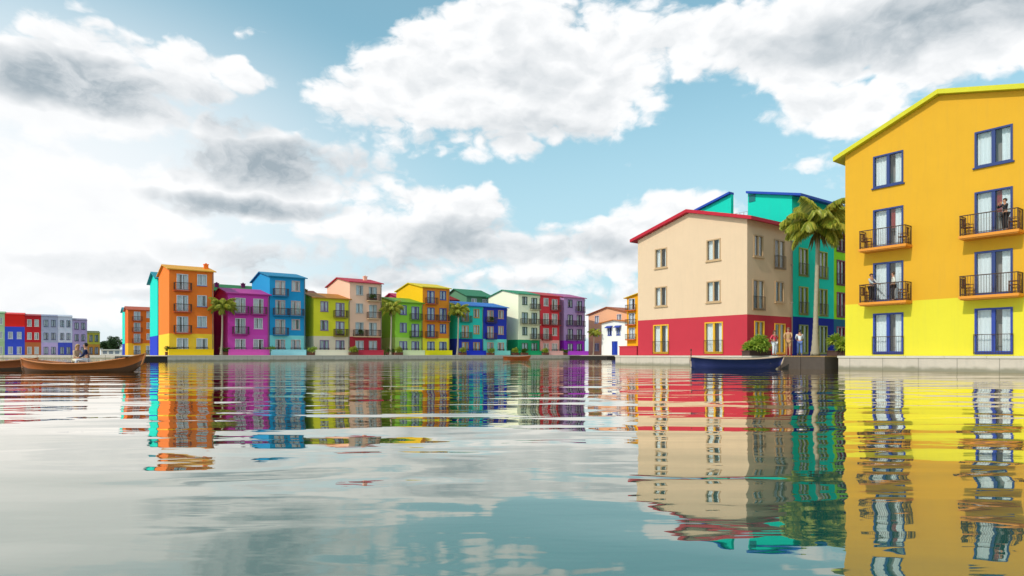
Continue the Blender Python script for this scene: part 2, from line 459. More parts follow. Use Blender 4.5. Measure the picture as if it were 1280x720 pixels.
# ---- houses standing behind that row (gables and roofs that show above it)
G2 = 'houses standing behind the far quay row'
def behind(t, s, w, he, col, gcol, tcol, label, d=9.5, rise=1.4, **kw):
    P = ROW + D2 * t + D1 * s
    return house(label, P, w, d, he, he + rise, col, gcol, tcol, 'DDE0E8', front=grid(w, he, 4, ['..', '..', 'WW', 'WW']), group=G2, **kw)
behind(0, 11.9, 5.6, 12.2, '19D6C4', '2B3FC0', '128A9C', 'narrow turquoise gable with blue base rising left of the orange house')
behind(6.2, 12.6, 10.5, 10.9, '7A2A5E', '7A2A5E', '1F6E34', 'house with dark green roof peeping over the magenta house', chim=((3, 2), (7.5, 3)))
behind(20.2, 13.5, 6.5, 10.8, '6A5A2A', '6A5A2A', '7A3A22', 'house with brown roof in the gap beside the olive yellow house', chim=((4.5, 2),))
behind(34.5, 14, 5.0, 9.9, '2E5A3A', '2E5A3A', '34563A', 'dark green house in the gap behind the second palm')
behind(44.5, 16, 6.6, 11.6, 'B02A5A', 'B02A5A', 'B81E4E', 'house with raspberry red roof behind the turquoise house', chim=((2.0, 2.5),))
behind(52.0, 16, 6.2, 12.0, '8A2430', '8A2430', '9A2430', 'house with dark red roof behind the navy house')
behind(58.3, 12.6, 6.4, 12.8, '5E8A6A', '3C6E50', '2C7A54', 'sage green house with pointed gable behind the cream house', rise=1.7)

# ---- salmon house, white shop front house and orange balcony house left of the beige one
g3 = [(2.6, 1.0 + z, 1.3, 1.7, 'W') for z in (3.3, 6.3)] + [(9.6, 1.0 + z, 1.3, 1.7, 'W') for z in (0, 3.3, 6.3)]
house('salmon gabled house with wide low roof behind the white cottage', (25.1, 137), 7, 12.4, 9.3, 10.7, 'EBB089', 'E0A98A', 'B0603A', 'C9C4D8', gable=g3)
g4 = [(5.1, 4.3, 1.1, 1.7, 'W'), (2.5, 4.3, 1.1, 1.7, 'W'), (3.6, .05, 1.6, 2.9, 'P')]
wh = house('small white two storey house with blue door and blue awnings', (24.2, 133), 4.4, 7.6, 7.0, 7.5, 'F0F0EA', 'F0F0EA', 'C9762E', '2A45B0', gable=g4, scol='2A45B0')
for yc in (5.1, 2.5):
    bm = bmesh.new()
    prism(bm, [(-.02, yc - .9, 6.35), (-.75, yc - .9, 5.95), (-.75, yc - .9, 5.85), (-.02, yc - .9, 6.2)], (0, 1.8, 0))
    obj('awning', bm, trim('2440A8'), wh)
bm = bmesh.new(); box(bm, .05, .10, 3.6 - .68, 3.6 + .68, .2, 2.8)
obj('door_leaf', bm, trim('2A4CC0'), wh)
g5 = [(8.6, .12 + z, 1.6, 2.35, 'D') for z in (3.15, 6.2, 9.2)]
house('amber yellow balcony house glimpsed left of the beige house', (29.9, 124), 6, 10, 11.9, 12.9, 'E8A018', 'E8A018', 'E6B81A', 'C8CDE0', gable=g5, bcol='D96A1C')

# ---- small orange house and its turquoise neighbour, farther left
P = Vector((-101.3, 167, 0))
G3 = 'distant houses on the left'
house('smaller distant orange house with yellow ground floor, left of the tall orange one', P, 6.4, 8.5, 12.0, 13.0, 'DC6A24', 'E8AE2C', 'B8502A', 'D8DCE8',
      front=grid(6.4, 12.0, 4, ['JJ', 'DW', 'DW', 'DW'], (.32, .76)), group=G3, bcol='B04A20')
P = P + D1 * 9
house('sliver of turquoise house behind the distant orange house', P, 6, 7.5, 12.2, 13.2, '22D8C4', '2440B0', '128A9C', 'D8DCE8', group=G3)
# far left row, facing the water
FL = [(-14, 5, 53.5, 'B9CFA0', 'A8C090', '8AAE7A', 'E4E4DC', 3, 'pale green house cut by the left edge of the view'),
      (6, 30, 52, 'F02A22', '3C50C8', 'F0322A', 'DCDCE8', 3, 'scarlet topped house with blue lower storeys'),
      (31, 50.5, 50, 'C4242C', 'B8683C', 'A82830', 'E8E0D8', 3, 'dark red house with brown ground floor and pale windows'),
      (51.5, 71.5, 49.5, 'A9ABC4', 'B9A6D4', '8E90A8', '5A5A7C', 3, 'blue grey house with lilac ground floor'),
      (72.5, 89.5, 49, 'C9CADC', '4250BC', 'C4C6D2', '6A6E8C', 3, 'whitish lavender house with blue ground floor'),
      (91, 108, 44.5, 'A894C0', 'A894C0', '7E7490', '4A3E66', 3, 'mauve house with dark roof, beside a small olive one'),
      (109, 124, 28.5, 'A8A03C', 'B07A34', '8E8A4A', '4E4A5C', 2, 'small olive two storey house at the right end of the far left row')]
YD = 165.0
PF = Vector(((-14 - 640) / F * YD, YD, 0))
for x0, x1, hpx, col, gcol, tcol, fcol, n, lab in FL:
    u1 = (x1 + 1 - 640) / F
    w = (u1 * PF.y - PF.x) / (D2.x - D2.y * u1)
    he = hpx / F * PF.y - .2; fh = he / n; fr = []
    scar = 'scarlet' in lab
    for k in range(n):
        for c in (.28, .72):
            if scar and k == n - 1: continue
            fr.append((w * c, fh * k + (.3 if k == 0 else .75), min(.95, w * .26), 1.9 if k == 0 else 1.8, 'W'))
    house(lab, PF, w - .02, 9, he, he + .6, col, gcol, tcol, fcol, front=fr, group=G3, h1=fh * (2.1 if scar else .98), ov=.05, eave_ov=.25)
    PF = PF + D2 * w
# low white pavilion
bm = bmesh.new()
box(bm, 0, 5.4, 0, 6, 0, 1.55)
for x in (.5, 2.1, 3.7): box(bm, x, x + 1.1, -.03, .05, .35, 1.2, 1)
box(bm, -.2, 5.6, -.3, 6.3, 1.55, 1.72)
o = obj('pavilion', bm, [stucco('F2F2EE'), trim('8C98A8')], None, ((126-640)/F*190, 190, ZQ), R(20))
tag(o, 'low white flat roofed building beside distant trees', 'building')

# ------------------------------------------------------------------ ground, quays, water
def structure(name, bm, mats, **k):
    o = obj(name, bm, mats, **k); o['kind'] = 'structure'; return o
conc = mat('quay_concrete', lin('D2C2B2', .85), .85, .14, 1.2, .5, 18, streak=.3)
def wet_band(m):
    nt = m.node_tree; b = nt.nodes['Principled BSDF']; K = nt.links
    src = b.inputs['Base Color'].links[0].from_socket
    tc = N(nt, 'ShaderNodeTexCoord'); sp = N(nt, 'ShaderNodeSeparateXYZ'); K.new(tc.outputs['Object'], sp.inputs[0])
    no = N(nt, 'ShaderNodeTexNoise'); no.inputs['Scale'].default_value = 1.7; no.inputs['Detail'].default_value = 6; K.new(tc.outputs['Object'], no.inputs['Vector'])
    ad = N(nt, 'ShaderNodeMath', operation='MULTIPLY_ADD'); K.new(no.outputs['Fac'], ad.inputs[0]); ad.inputs[1].default_value = -.35; K.new(sp.outputs[2], ad.inputs[2])
    mr = N(nt, 'ShaderNodeMapRange', interpolation_type='SMOOTHSTEP'); K.new(ad.outputs[0], mr.inputs[0])
    mr.inputs[1].default_value = -.10; mr.inputs[2].default_value = .16; mr.inputs[3].default_value = .75; mr.inputs[4].default_value = 0
    dt = N(nt, 'ShaderNodeVectorMath', operation='DOT_PRODUCT'); K.new(tc.outputs['Object'], dt.inputs[0]); dt.inputs[1].default_value = tuple(D1 + D2)
    fr = N(nt, 'ShaderNodeMath', operation='PINGPONG'); K.new(dt.outputs['Value'], fr.inputs[0]); fr.inputs[1].default_value = .95
    jt = N(nt, 'ShaderNodeMapRange'); K.new(fr.outputs[0], jt.inputs[0]); jt.inputs[1].default_value = .012; jt.inputs[2].default_value = .03; jt.inputs[3].default_value = .55; jt.inputs[4].default_value = 0
    jm = N(nt, 'ShaderNodeMix', data_type='RGBA'); K.new(jt.outputs[0], jm.inputs[0]); K.new(src, jm.inputs[6]); jm.inputs[7].default_value = (.12, .10, .08, 1)
    src = jm.outputs[2]
    mx = N(nt, 'ShaderNodeMix', data_type='RGBA'); K.new(mr.outputs[0], mx.inputs[0]); K.new(src, mx.inputs[6]); mx.inputs[7].default_value = (.16, .15, .09, 1)
    K.new(mx.outputs[2], b.inputs['Base Color'])
wet_band(conc)
def slab_poly(name, pts, z1=ZQ, z0=-1.5, m=None):
    bm = bmesh.new(); prism(bm, [(p[0], p[1], z0) for p in pts], (0, 0, z1 - z0))
    return structure(name, bm, m or conc)
def L(P, x, y):
    q = Vector((P[0], P[1], 0)) + D2 * x + D1 * y; return (q.x, q.y)
# yellow quay
slab_poly('quay', [L(PY, -.35, -6), L(PY, -.35, YS + .25), L(PY, 40, YS + .25), L(PY, 40, -6)])
# beige quay and street
slab_poly('quay', [L(B, -.35, 13.2), L(B, 90, 13.2), L(B, 90, -7.7), L(B, 1.6, -7.7), L(B, 1.6, -5.4), L(B, -.35, -4.6)], z1=ZQ - .004)
# long quay of the far row
slab_poly('quay', [L(ROW, -.6, -3.0), L(ROW, 96, -3.0), L(ROW, 96, 60), L(ROW, -.6, 60)], z1=ZQ - .003)
slab_poly('quay', [L((22.5, 128), -3, -12), L((22.5, 128), 45, -12), L((22.5, 128), 45, 40), L((22.5, 128), -3, 40)], z1=ZQ - .006)
# coping stones along the water's edge, a little proud of the walls
cop = mat('coping_stone', lin('D8CCBC', .85), .8, .12, 2, .4, 20)
def coping(P, x0, x1, y0, y1):
    bm = bmesh.new(); n = max(1, round(max(x1 - x0, y1 - y0) / 1.9))
    for i in range(n):
        if x1 - x0 > y1 - y0: a = x0 + (x1 - x0) * i / n; box(bm, a + .006, a + (x1 - x0) / n - .006, y0, y1, 0, .13)
        else: a = y0 + (y1 - y0) * i / n; box(bm, x0, x1, a + .006, a + (y1 - y0) / n - .006, 0, .13)
    return structure('quay_coping', bm, cop, loc=(P[0], P[1], ZQ - .12), rz=ROT)
coping(PY, -.40, -.02, -6, YS + .3)
coping(B, -.40, -.02, -3.6, 13.25)
coping(ROW, -.65, 96, -3.06, -2.6)
# far left land
slab_poly('quay', [(-190, 163), (-95, 163), (-70, 150), (-62, 240), (-190, 240)], z1=ZQ - .005)
# distant shore that closes the view
bm = bmesh.new()
prism(bm, [(-900, 420, -2), (900, 420, -2), (900, 1400, -2), (-900, 1400, -2)], (0, 0, 2.7))
structure('far_shore', bm, mat('shore_grass', lin('6E7A4C', .6), .9, .3, .05))
# a bed under the water, out to the horizon
bm = bmesh.new()
bm.faces.new([bm.verts.new(p) for p in ((-6000, -3000, -3), (6000, -3000, -3), (6000, 9000, -3), (-6000, 9000, -3))])
structure('ground', bm, mat('canal_bed', (.06, .08, .06, 1), .9, .3, .3))

def water_mat():
    m, nt, b = nodes_of('canal_water'); K = nt.links
    # murky teal body under a clear surface; a slight warmth of the reflected light is put into the gloss colour
    nt.nodes.remove(b)
    df = N(nt, 'ShaderNodeBsdfDiffuse'); df.inputs['Color'].default_value = (.004, .086, .070, 1)
    gs = N(nt, 'ShaderNodeBsdfGlossy'); gs.inputs['Color'].default_value = (1, .95, .87, 1); gs.inputs['Roughness'].default_value = .012
    fr = N(nt, 'ShaderNodeFresnel'); fr.inputs['IOR'].default_value = 1.52
    fm = N(nt, 'ShaderNodeMath', operation='MULTIPLY_ADD', use_clamp=True); fm.inputs[1].default_value = 1.4; fm.inputs[2].default_value = .07
    ms = N(nt, 'ShaderNodeMixShader'); K.new(fr.outputs[0], fm.inputs[0]); K.new(fm.outputs[0], ms.inputs[0])
    K.new(df.outputs[0], ms.inputs[1]); K.new(gs.outputs[0], ms.inputs[2]); K.new(ms.outputs[0], nt.nodes['Material Output'].inputs['Surface'])
    tc = N(nt, 'ShaderNodeTexCoord')
    def wave(sx, sy, rot, detail, dist=0.0, rough=.5):
        mp = N(nt, 'ShaderNodeMapping'); mp.inputs['Scale'].default_value = (sx, sy, 1); mp.inputs['Rotation'].default_value = (0, 0, R(rot))
        K.new(tc.outputs['Object'], mp.inputs['Vector'])
        n = N(nt, 'ShaderNodeTexNoise'); n.inputs['Scale'].default_value = 1; n.inputs['Detail'].default_value = detail
        n.inputs['Roughness'].default_value = rough; n.inputs['Distortion'].default_value = dist
        K.new(mp.outputs[0], n.inputs['Vector']); return n.outputs['Fac']
    def mul(a, k):
        q = N(nt, 'ShaderNodeMath', operation='MULTIPLY'); K.new(a, q.inputs[0])
        if isinstance(k, float): q.inputs[1].default_value = k
        else: K.new(k, q.inputs[1])
        return q.outputs[0]
    def add(a, c):
        q = N(nt, 'ShaderNodeMath', operation='ADD'); K.new(a, q.inputs[0]); K.new(c, q.inputs[1]); return q.outputs[0]
    patch = wave(.03, .07, 12, 2)
    mr = N(nt, 'ShaderNodeMapRange'); mr.inputs[1].default_value = .35; mr.inputs[2].default_value = .65; mr.inputs[3].default_value = .35; mr.inputs[4].default_value = 1.3
    K.new(patch, mr.inputs[0])
    h = mul(wave(.20, .50, 6, 1, .4), .074)
    h = add(h, mul(wave(.5, 1.45, -7, 1, .5), .0115))
    h = add(h, mul(mul(wave(1.6, 5.0, 4, 2, .3), .0023), mr.outputs[0]))
    bp = N(nt, 'ShaderNodeBump'); bp.inputs['Strength'].default_value = 1; bp.inputs['Distance'].default_value = 1
    K.new(h, bp.inputs['Height'])
    for q in (fr, gs, df): K.new(bp.outputs[0], q.inputs['Normal'])
    return m
bm = bmesh.new()
bm.faces.new([bm.verts.new(p) for p in ((-6000, -3000, 0), (6000, -3000, 0), (6000, 9000, 0), (-6000, 9000, 0))])
structure('water', bm, water_mat())

# ------------------------------------------------------------------ landings
def plank_deck(label, P, x0, x1, y0, y1, top=ZQ, beam=.5, col='8A6238', base='5A4A40'):
    root = thing('landing_stage', label, 'pier', (P[0], P[1], 0), ROT)
    bm = bmesh.new(); n = max(3, int((y1 - y0) / .16))
    for i in range(n):
        a = y0 + (y1 - y0) * i / n; box(bm, x0, x1, a + .006, a + (y1 - y0) / n - .006, top - .06, top + .004)
    obj('deck', bm, mat('deck_boards_' + col, lin(col, .8), .7, .25, 6, .3, 30), root)
    bm = bmesh.new(); box(bm, x0 + .03, x1 - .02, y0 + .03, y1 - .03, -.3, top - .07)
    for yy in (y0 + .02, (y0 + y1) / 2, y1 - .2): box(bm, x0 - .02, x0 + .14, yy, yy + .18, -1.2, top - .065)
    obj('fender_beam', bm, mat('tarred_wood_' + base, lin(base, .55), .75, .25, 3, .4, 20), root)
    return root
plank_deck('wooden landing stage with pale deck edge between the navy boat and the yellow house', A, -1.0, 1.75, .75, 3.95, col='B08850', base='6A5A50')
plank_deck('dark low wooden landing stage below the turquoise gable, left of the orange house', ROW, -6.2, -.62, -3.0, 6, top=.72, col='4A3A2C', base='3A2E28')
plank_deck('dark wooden landing stage in front of the white cottage', (22.5, 128), -6.0, -3.0, -1.5, 12, top=.7, col='4A4034', base='3A322C')

# ------------------------------------------------------------------ plants
def leaf(bm, p, d, L_, w, up=Vector((0, 0, 1)), fold=.25):
    d = d.normalized(); s = d.cross(up)
    if s.length < .01: s = Vector((1, 0, 0))
    s.normalize(); n = s.cross(d)
    m = p + d * L_ * .45 + n * L_ * .05
    e = p + d * L_ - Vector((0, 0, 1)) * L_ * fold
    v = [bm.verts.new(q) for q in (p, m + s * w, e, m - s * w)]
    bm.faces.new([v[0], v[1], v[2]]); bm.faces.new([v[0], v[2], v[3]])

def bush_mesh(key, n, rx, ry, h, ls, m1, r, flowers=0, fm=None):
    def f():
        bm = bmesh.new()
        cl = [(r.uniform(-rx*.75, rx*.75), r.uniform(-ry*.7, ry*.7), r.uniform(.2, .8) * h, r.uniform(.22, .42)) for _ in range(max(5, int(9 * rx)))]
        for i in range(n):
            c = cl[r.randrange(len(cl))]
            th, ph = r.uniform(0, 6.283), math.acos(r.uniform(-.5, 1))
            dv = Vector((math.cos(th) * math.sin(ph), math.sin(th) * math.sin(ph), math.cos(ph)))
            p = Vector(c[:3]) + dv * c[3] * r.uniform(.4, 1.15) * h * .8
            p.z = max(.05, p.z)
            leaf(bm, p, dv + Vector((r.uniform(-.5, .5), r.uniform(-.5, .5), r.uniform(-.2, .5))), ls * r.uniform(.6, 1.3), ls * .17)
        nf = len(bm.faces)
        for i in range(flowers):
            c = cl[r.randrange(len(cl))]
            p = Vector((c[0] + r.uniform(-.3, .3), c[1] + r.uniform(-.3, .3), c[2] + c[3] * h * r.uniform(.5, 1)))
            for k in range(4):
                leaf(bm, p, Vector((math.cos(k*1.57 + i), math.sin(k*1.57 + i), .5)), .12, .05)
        bm.faces.ensure_lookup_table()
        for q in bm.faces[nf:]: q.material_index = 1
        # woody stems from the soil up into the clumps
        for c in cl:
            tube(bm, [(c[0]*.3, c[1]*.3, -.02), (c[0]*.7, c[1]*.7, c[2]*.5), (c[0], c[1], c[2])], [.03, .02, .01], 5)
        return mesh_of('foliage', bm, [m1, fm or m1], recalc=False)
    return cached(('bush', key), f)
LG = leafmat('leaf_light', 'D2DA62', '6C9A30'); DG = leafmat('leaf_dark', '33551F', '6C8A30'); PK = leafmat('blossom_pink', 'D8506A', 'E89098')

def planter(label, loc, rz, key, w, dp, h, bh, n, ls, m1, col='5A4038', flowers=0, group=None, name='planted_trough'):
    root = thing(name, label, 'planter', loc, rz, group)
    bm = bmesh.new()
    prism(bm, [(-w/2, -dp/2, 0), (w/2, -dp/2, 0), (w/2, dp/2, 0), (-w/2, dp/2, 0)], (0, 0, h))
    bm.verts.ensure_lookup_table()
    box(bm, -w/2 - .04, w/2 + .04, -dp/2 - .04, dp/2 + .04, h, h + .06)
    box(bm, -w/2 + .05, w/2 - .05, -dp/2 + .05, dp/2 - .05, h + .06, h + .075, 1)
    obj('trough', bm, [mat('terracotta_' + col, lin(col, .8), .8, .15, 5), mat('soil', (.04, .028, .02, 1), .95, .3, 20)], root)
    link_mesh('foliage', bush_mesh(key, n, w * .5, dp * .5, bh, ls, m1, random.Random(hash(key) % 999 if not isinstance(key, str) else sum(map(ord, key))), flowers, PK), root, (0, 0, h + .07))
    return root
def atpx(px, Y): return ((px - 640) / F * Y, Y)
x, y = atpx(946, 45.3)
planter('dark trough of bushy green leaves along the shaded side of the beige house', (x, y, ZQ), ROT + R(0), 'near_a', 2.7, .6, .3, .95, 1700, .42, LG)
x, y = atpx(1054, 43.6)
planter('dark trough of yellowish green leaves beside the yellow house corner', (x, y, ZQ), ROT + R(90), 'near_b', 2.0, .6, .3, .95, 1300, .42, LG)
GP = 'potted shrubs in front of the far row'
spots = [(.2, 'orange', 'pk', -.4), (7.3, 'magenta', 'pk', -1.0), (13.6, 'blue', 'gr', -1.0), (20.2, 'olive yellow', 'gr', -1.1), (27.0, 'salmon beige', 'yl', -1.9),
         (34.0, 'lime green', 'pk', -1.2), (35.2, 'lime green', 'yl', -1.9), (48.3, 'turquoise', 'yl', -1.9), (54.6, 'navy', 'gr', -1.9), (61.0, 'cream', 'yl', -1.2), (62.8, 'cream', 'dk', -1.9),
         (68.2, 'red', 'yl', -1.9), (74.0, 'lilac', 'pk', -1.2)]
LY = leafmat('leaf_yellow', 'C4C24A', '7E9A2E')
kindw = {'pk': 'pink flowering', 'gr': 'green leafy', 'yl': 'yellowish', 'dk': 'dark leafy'}
for i, (t, hn, k, s) in enumerate(spots):
    q = L(ROW, t, s - .0)
    planter('%s shrub in a clay trough at the left corner of the %s house' % (kindw[k], hn), (q[0], q[1], ZQ), ROT, 'far_' + k, 1.5, .55, .42, .9, 420,
            .34, {'pk': DG, 'gr': LG, 'yl': LY, 'dk': DG}[k], col='7A4A38', flowers=70 if k == 'pk' else 0, group=GP)

for t, w_h, c, z, hn, fl, key in ((27.1, 5.8, .72, 9.4, 'salmon beige', 'top', 'bal_a'), (27.1, 5.8, .3, 3.15, 'salmon beige', 'lowest left', 'bal_b'),
                                  (20.95, 6.1, .73, 3.15, 'olive yellow', 'lower', 'bal_c'), (54.2, 5.7, .29, 6.3, 'navy', 'upper', 'bal_b')):
    q = L(ROW, t + w_h * c - .15, -.42)
    planter('leafy plant box on the %s balcony of the %s house' % (fl, hn), (q[0], q[1], ZQ + z + .11), ROT, key, 1.3, .32, .25, .7, 320, .28, DG if key != 'bal_c' else LG,
            col='6A4A3A', flowers=20 if key == 'bal_c' else 0, group='plant boxes on balconies of the far row')

def frond_mesh(Lf, seed, droop):
    r = random.Random(seed)
    bm = bmesh.new(); pts = []; n = 16
    a0 = .9
    p = Vector((0, 0, 0)); ang = droop[0]
    for i in range(n + 1):
        pts.append(p.copy()); ang -= (droop[0] - droop[1]) / n * (0.5 + i / n)
        p = p + Vector((math.cos(ang), 0, math.sin(ang))) * Lf / n
    tube(bm, pts, [.045 * (1 - .85 * i / n) for i in range(n + 1)], 5)
    nl = 72
    for i in range(nl):
        t = .08 + .92 * i / (nl - 1); f = t * n; k = min(n - 1, int(f)); q = pts[k].lerp(pts[k+1], f - k)
        tan = (pts[k+1] - pts[k]).normalized()
        LL = Lf * .27 * (math.sin(math.pi * min(1, t * .82 + .18)) ** .6 * .9 + .12)
        for s in (-1, 1):
            d = tan * .55 + Vector((0, s, 0)) * .8 + Vector((0, 0, r.uniform(-.8, -.25)))
            leaf(bm, q, d, LL * r.uniform(.8, 1.1), .048 * Lf / 2.6, fold=.5)
    return mesh_of('frond', bm, leafmat('palm_leaf', 'D8CC58', '829A34'), recalc=False)
def palm(label, loc, H, Lf, nfr, seed, group=None, lean=.2):
    root = thing('palm_tree', label, 'palm tree', loc, 0, group)
    r = random.Random(seed)
    bm = bmesh.new(); pts = []; rad = []; n = 44
    k = H / 9
    for i in range(n + 1):
        t = i / n
        pts.append((lean * math.sin(t * 1.5), .05 * math.sin(t * 5), H * t))
        rad.append(k * (.17 + .17 * math.exp(-t * 9)) * (1.06 if i % 2 else .96) * (1 - .25 * t))
    tube(bm, pts, rad, 12)
    obj('trunk', bm, mat('palm_bark', lin('B5A890', .75), .9, .25, 7, .6, 25), root)
    top = Vector(pts[-1])
    bm = bmesh.new()
    tube(bm, [top - Vector((0, 0, .5*k)), top - Vector((0, 0, .1*k)), top + Vector((0, 0, .45*k))], [.15*k, .24*k, .1*k], 9)
    for i in range(26):      # dead, hanging leaf bases and fruit strings
        a = r.uniform(0, 6.28); b = r.uniform(.1, .3) * k
        leaf(bm, top + Vector((math.cos(a)*.15*k, math.sin(a)*.15*k, -.1*k)), Vector((math.cos(a)*.5, math.sin(a)*.5, -1)), r.uniform(.7, 1.3)*k, .06*k)
    obj('crown_shaft', bm, leafmat('palm_husk', '8A7A3A', '5E4A22'), root, recalc=False)
    dr = [((R(78), R(-10)), 1.0), ((R(55), R(-45)), 1.0), ((R(30), R(-62)), .95), ((R(2), R(-80)), .85)]
    ms = [cached(('frond', Lf, j), lambda j=j: frond_mesh(Lf * dr[j][1], 5 + j, dr[j][0])) for j in range(4)]
    for i in range(nfr):
        j = (0, 1, 2, 1, 3, 2)[i % 6]
        o = link_mesh('frond', ms[j], root, top + Vector((0, 0, .3*k)), i * 2.39996 + r.uniform(-.2, .2))
        o.rotation_euler = (r.uniform(-.2, .2), r.uniform(-.15, .15), o.rotation_euler.z)
    return root
x, y = atpx(1019, 43.4)
palm('tall palm with pale ringed trunk in front of the turquoise house', (x, y, ZQ), 8.6, 2.75, 26, 3, lean=.15)
GPm = 'palms along the far quay'
for px, t, s, H, lab in ((271, 6.7, -1.2, 7.0, 'palm between the orange and the magenta house'), (483, 33.9, -1.4, 7.8, 'palm between the salmon beige and the lime green house'),
                    (569, 47.6, -1.2, 8.0, 'palm between the orange brown and the turquoise house')):
    q = L(ROW, t, s); palm('small ' + lab, (q[0], q[1], ZQ), H, 2.5, 18, int(px), GPm)
q = L((24.2, 133), -1.6, 8.6)
palm('short palm beside the salmon house left of the white cottage', (q[0], q[1], ZQ), 4.6, 1.9, 14, 9, GPm)

def tree(label, loc, H, cr, seed, group=None):
    r = random.Random(seed); root = thing('broadleaf_tree', label, 'tree', loc, 0, group)
    bm = bmesh.new(); tube(bm, [(0, 0, -.1), (.05, 0, H*.3), (0, .05, H*.55)], [.22, .16, .1], 8)
    cl = []
    for i in range(13):
        a = r.uniform(0, 6.28); q = r.uniform(.15, .85) * cr
        c = Vector((math.cos(a)*q, math.sin(a)*q, H * r.uniform(.42, .92))); cl.append((c, r.uniform(.22, .42) * cr))
        tube(bm, [(0, 0, H*.35), c * .6 + Vector((0, 0, H*.15)), c], [.08, .05, .02], 5)
    obj('trunk', bm, mat('bark', lin('6A5A48', .5), .9, .2, 6, .4, 20), root)
    bm = bmesh.new()
    for c, q in cl:
        for i in range(130):
            dv = Vector((r.gauss(0, 1), r.gauss(0, 1), r.gauss(0, .8))).normalized()
            leaf(bm, c + dv * q * r.uniform(.5, 1.1), dv + Vector((r.uniform(-1, 1), r.uniform(-1, 1), r.uniform(-.3, .6))), .55, .14)
    obj('crown', bm, leafmat('tree_leaf', '4E6A3A', '22401E'), root, recalc=False)
GT = 'trees on the distant left shore'
for px, Y, H, cr, lab in ((148, 195, 5.4, 2.7, 'round dark green tree beside the low white building'), (132, 198, 3.8, 2.2, 'small grey green tree behind the low white building'),
                     (140, 205, 4.0, 2.2, 'small tree half hidden between the two bigger ones')):
    x, y = atpx(px, Y); tree(lab, (x, y, ZQ), H, cr, int(px), GT)

# ------------------------------------------------------------------ boats
def boat(label, loc, rz, L_, beam, zmid, zbow, zstern, col, incol, rcol, transom=.0, seats=(-.25, .05, .32), name='rowing_boat', zseat=None, low=None):
    """hull along x, bow towards +x"""
    root = thing(name, label, 'boat', loc, rz)
    n = 22; prof = 9
    def st(i, inner):
        t = i / n; x = -L_/2 + L_ * t
        wid = beam/2 * (math.sin(math.pi * (t * .86 + .12)) ** .62 if t < 1 else 0)
        wid = beam/2 * max(.03, (1 - max(0, (t - .45) / .55) ** 2.3)) * max(transom, 1 - max(0, (.45 - t) / .45) ** 2.6)
        u = (t - .45) / (.55 if t > .45 else .45)
        zs = zmid + ((zbow if t > .45 else zstern) - zmid) * abs(u) ** 2.1
        keel = -.22 + max(0, (t - .82) / .18) ** 2 * (.22 + zs * .35) + max(0, (.1 - t) / .1) ** 2 * .25
        if inner: wid = max(.005, wid - .05); keel += .07
        pts = []
        for k in range(prof):
            a = k / (prof - 1) * 2 - 1
            y = wid * (abs(a) ** .75) * (1 if a > 0 else -1)
            z = keel + (zs - keel) * abs(a) ** 2.4
            rake = .35 * max(0, (t - .8) / .2) * (z - zs) - .12 * max(0, (.15 - t) / .15) * (z - zs)
            pts.append((x + rake, y, z))
        return pts
    bm = bmesh.new()
    O = [[bm.verts.new(p) for p in st(i, False)] for i in range(n + 1)]
    I = [[bm.verts.new(p) for p in st(i, True)] for i in range(n + 1)]
    for i in range(n):
        for k in range(prof - 1):
            f = bm.faces.new([O[i][k], O[i+1][k], O[i+1][k+1], O[i][k+1]]); f.smooth = True
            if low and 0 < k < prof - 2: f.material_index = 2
            f = bm.faces.new([I[i][k+1], I[i+1][k+1], I[i+1][k], I[i][k]]); f.smooth = True; f.material_index = 1
        for k in (0, prof - 1): bm.faces.new([O[i][k], O[i+1][k], I[i+1][k], I[i][k]])
    for i in (0, n):
        for k in range(prof - 1): bm.faces.new([O[i][k], O[i][k+1], I[i][k+1], I[i][k]])
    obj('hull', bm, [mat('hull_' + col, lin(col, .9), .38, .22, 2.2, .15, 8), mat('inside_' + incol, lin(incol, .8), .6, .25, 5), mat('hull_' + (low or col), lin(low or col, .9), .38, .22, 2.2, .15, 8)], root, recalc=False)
    bm = bmesh.new()
    for s in (0, prof - 1):
        pts = [Vector(st(i, False)[s]) + Vector((0, 0, .01)) for i in range(n + 1)]
        tube(bm, pts, .035, 6)
    pb = Vector(st(n, False)[0]); sp = [Vector(q_) for q_ in st(n, False)]; tube(bm, [(sp[4].x, 0, sp[4].z), (sp[6].x + .01, 0, sp[6].z), (sp[8].x + .01, 0, sp[8].z + .05)], [.05, .055, .05], 6)
    obj('gunwale', bm, mat('rail_' + rcol, lin(rcol, .9), .45, .15, 6), root)
    for q in seats:
        i = int((q + .5) * n); a = st(i, True); bw = abs(a[0][1]) * .92
        bm = bmesh.new(); z = zseat or zmid * .62; box(bm, a[0][0] - .14, a[0][0] + .14, -bw * .93, bw * .93, z - .04, z)
        obj('thwart', bm, mat('thwart_' + incol, lin(incol, .9), .55, .2, 6), root)
    bm = bmesh.new(); i0, i1 = 3, n - 5
    a, b2 = st(i0, True), st(i1, True)
    ws = abs(a[0][1]) * .35; we = abs(b2[0][1]) * .35
    fv = [bm.verts.new(p) for p in ((a[0][0], -ws, .05), (b2[0][0], -we, .05), (b2[0][0], we, .05), (a[0][0], ws, .05))]
    bm.faces.new(fv)
    obj('floor_boards', bm, mat('thwart_' + incol, lin(incol, .9), .55, .2, 6), root)
    return root
B1 = ((104 - 640) / F * 34, 34.0)
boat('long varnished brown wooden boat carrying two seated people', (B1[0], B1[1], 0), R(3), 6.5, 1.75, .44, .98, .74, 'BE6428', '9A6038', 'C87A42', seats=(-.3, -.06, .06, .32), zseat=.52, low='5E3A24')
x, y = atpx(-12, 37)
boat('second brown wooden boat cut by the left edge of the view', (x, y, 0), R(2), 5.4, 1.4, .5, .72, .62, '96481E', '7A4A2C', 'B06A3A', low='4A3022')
B2 = ((921 - 640) / F * 41.2, 41.2)
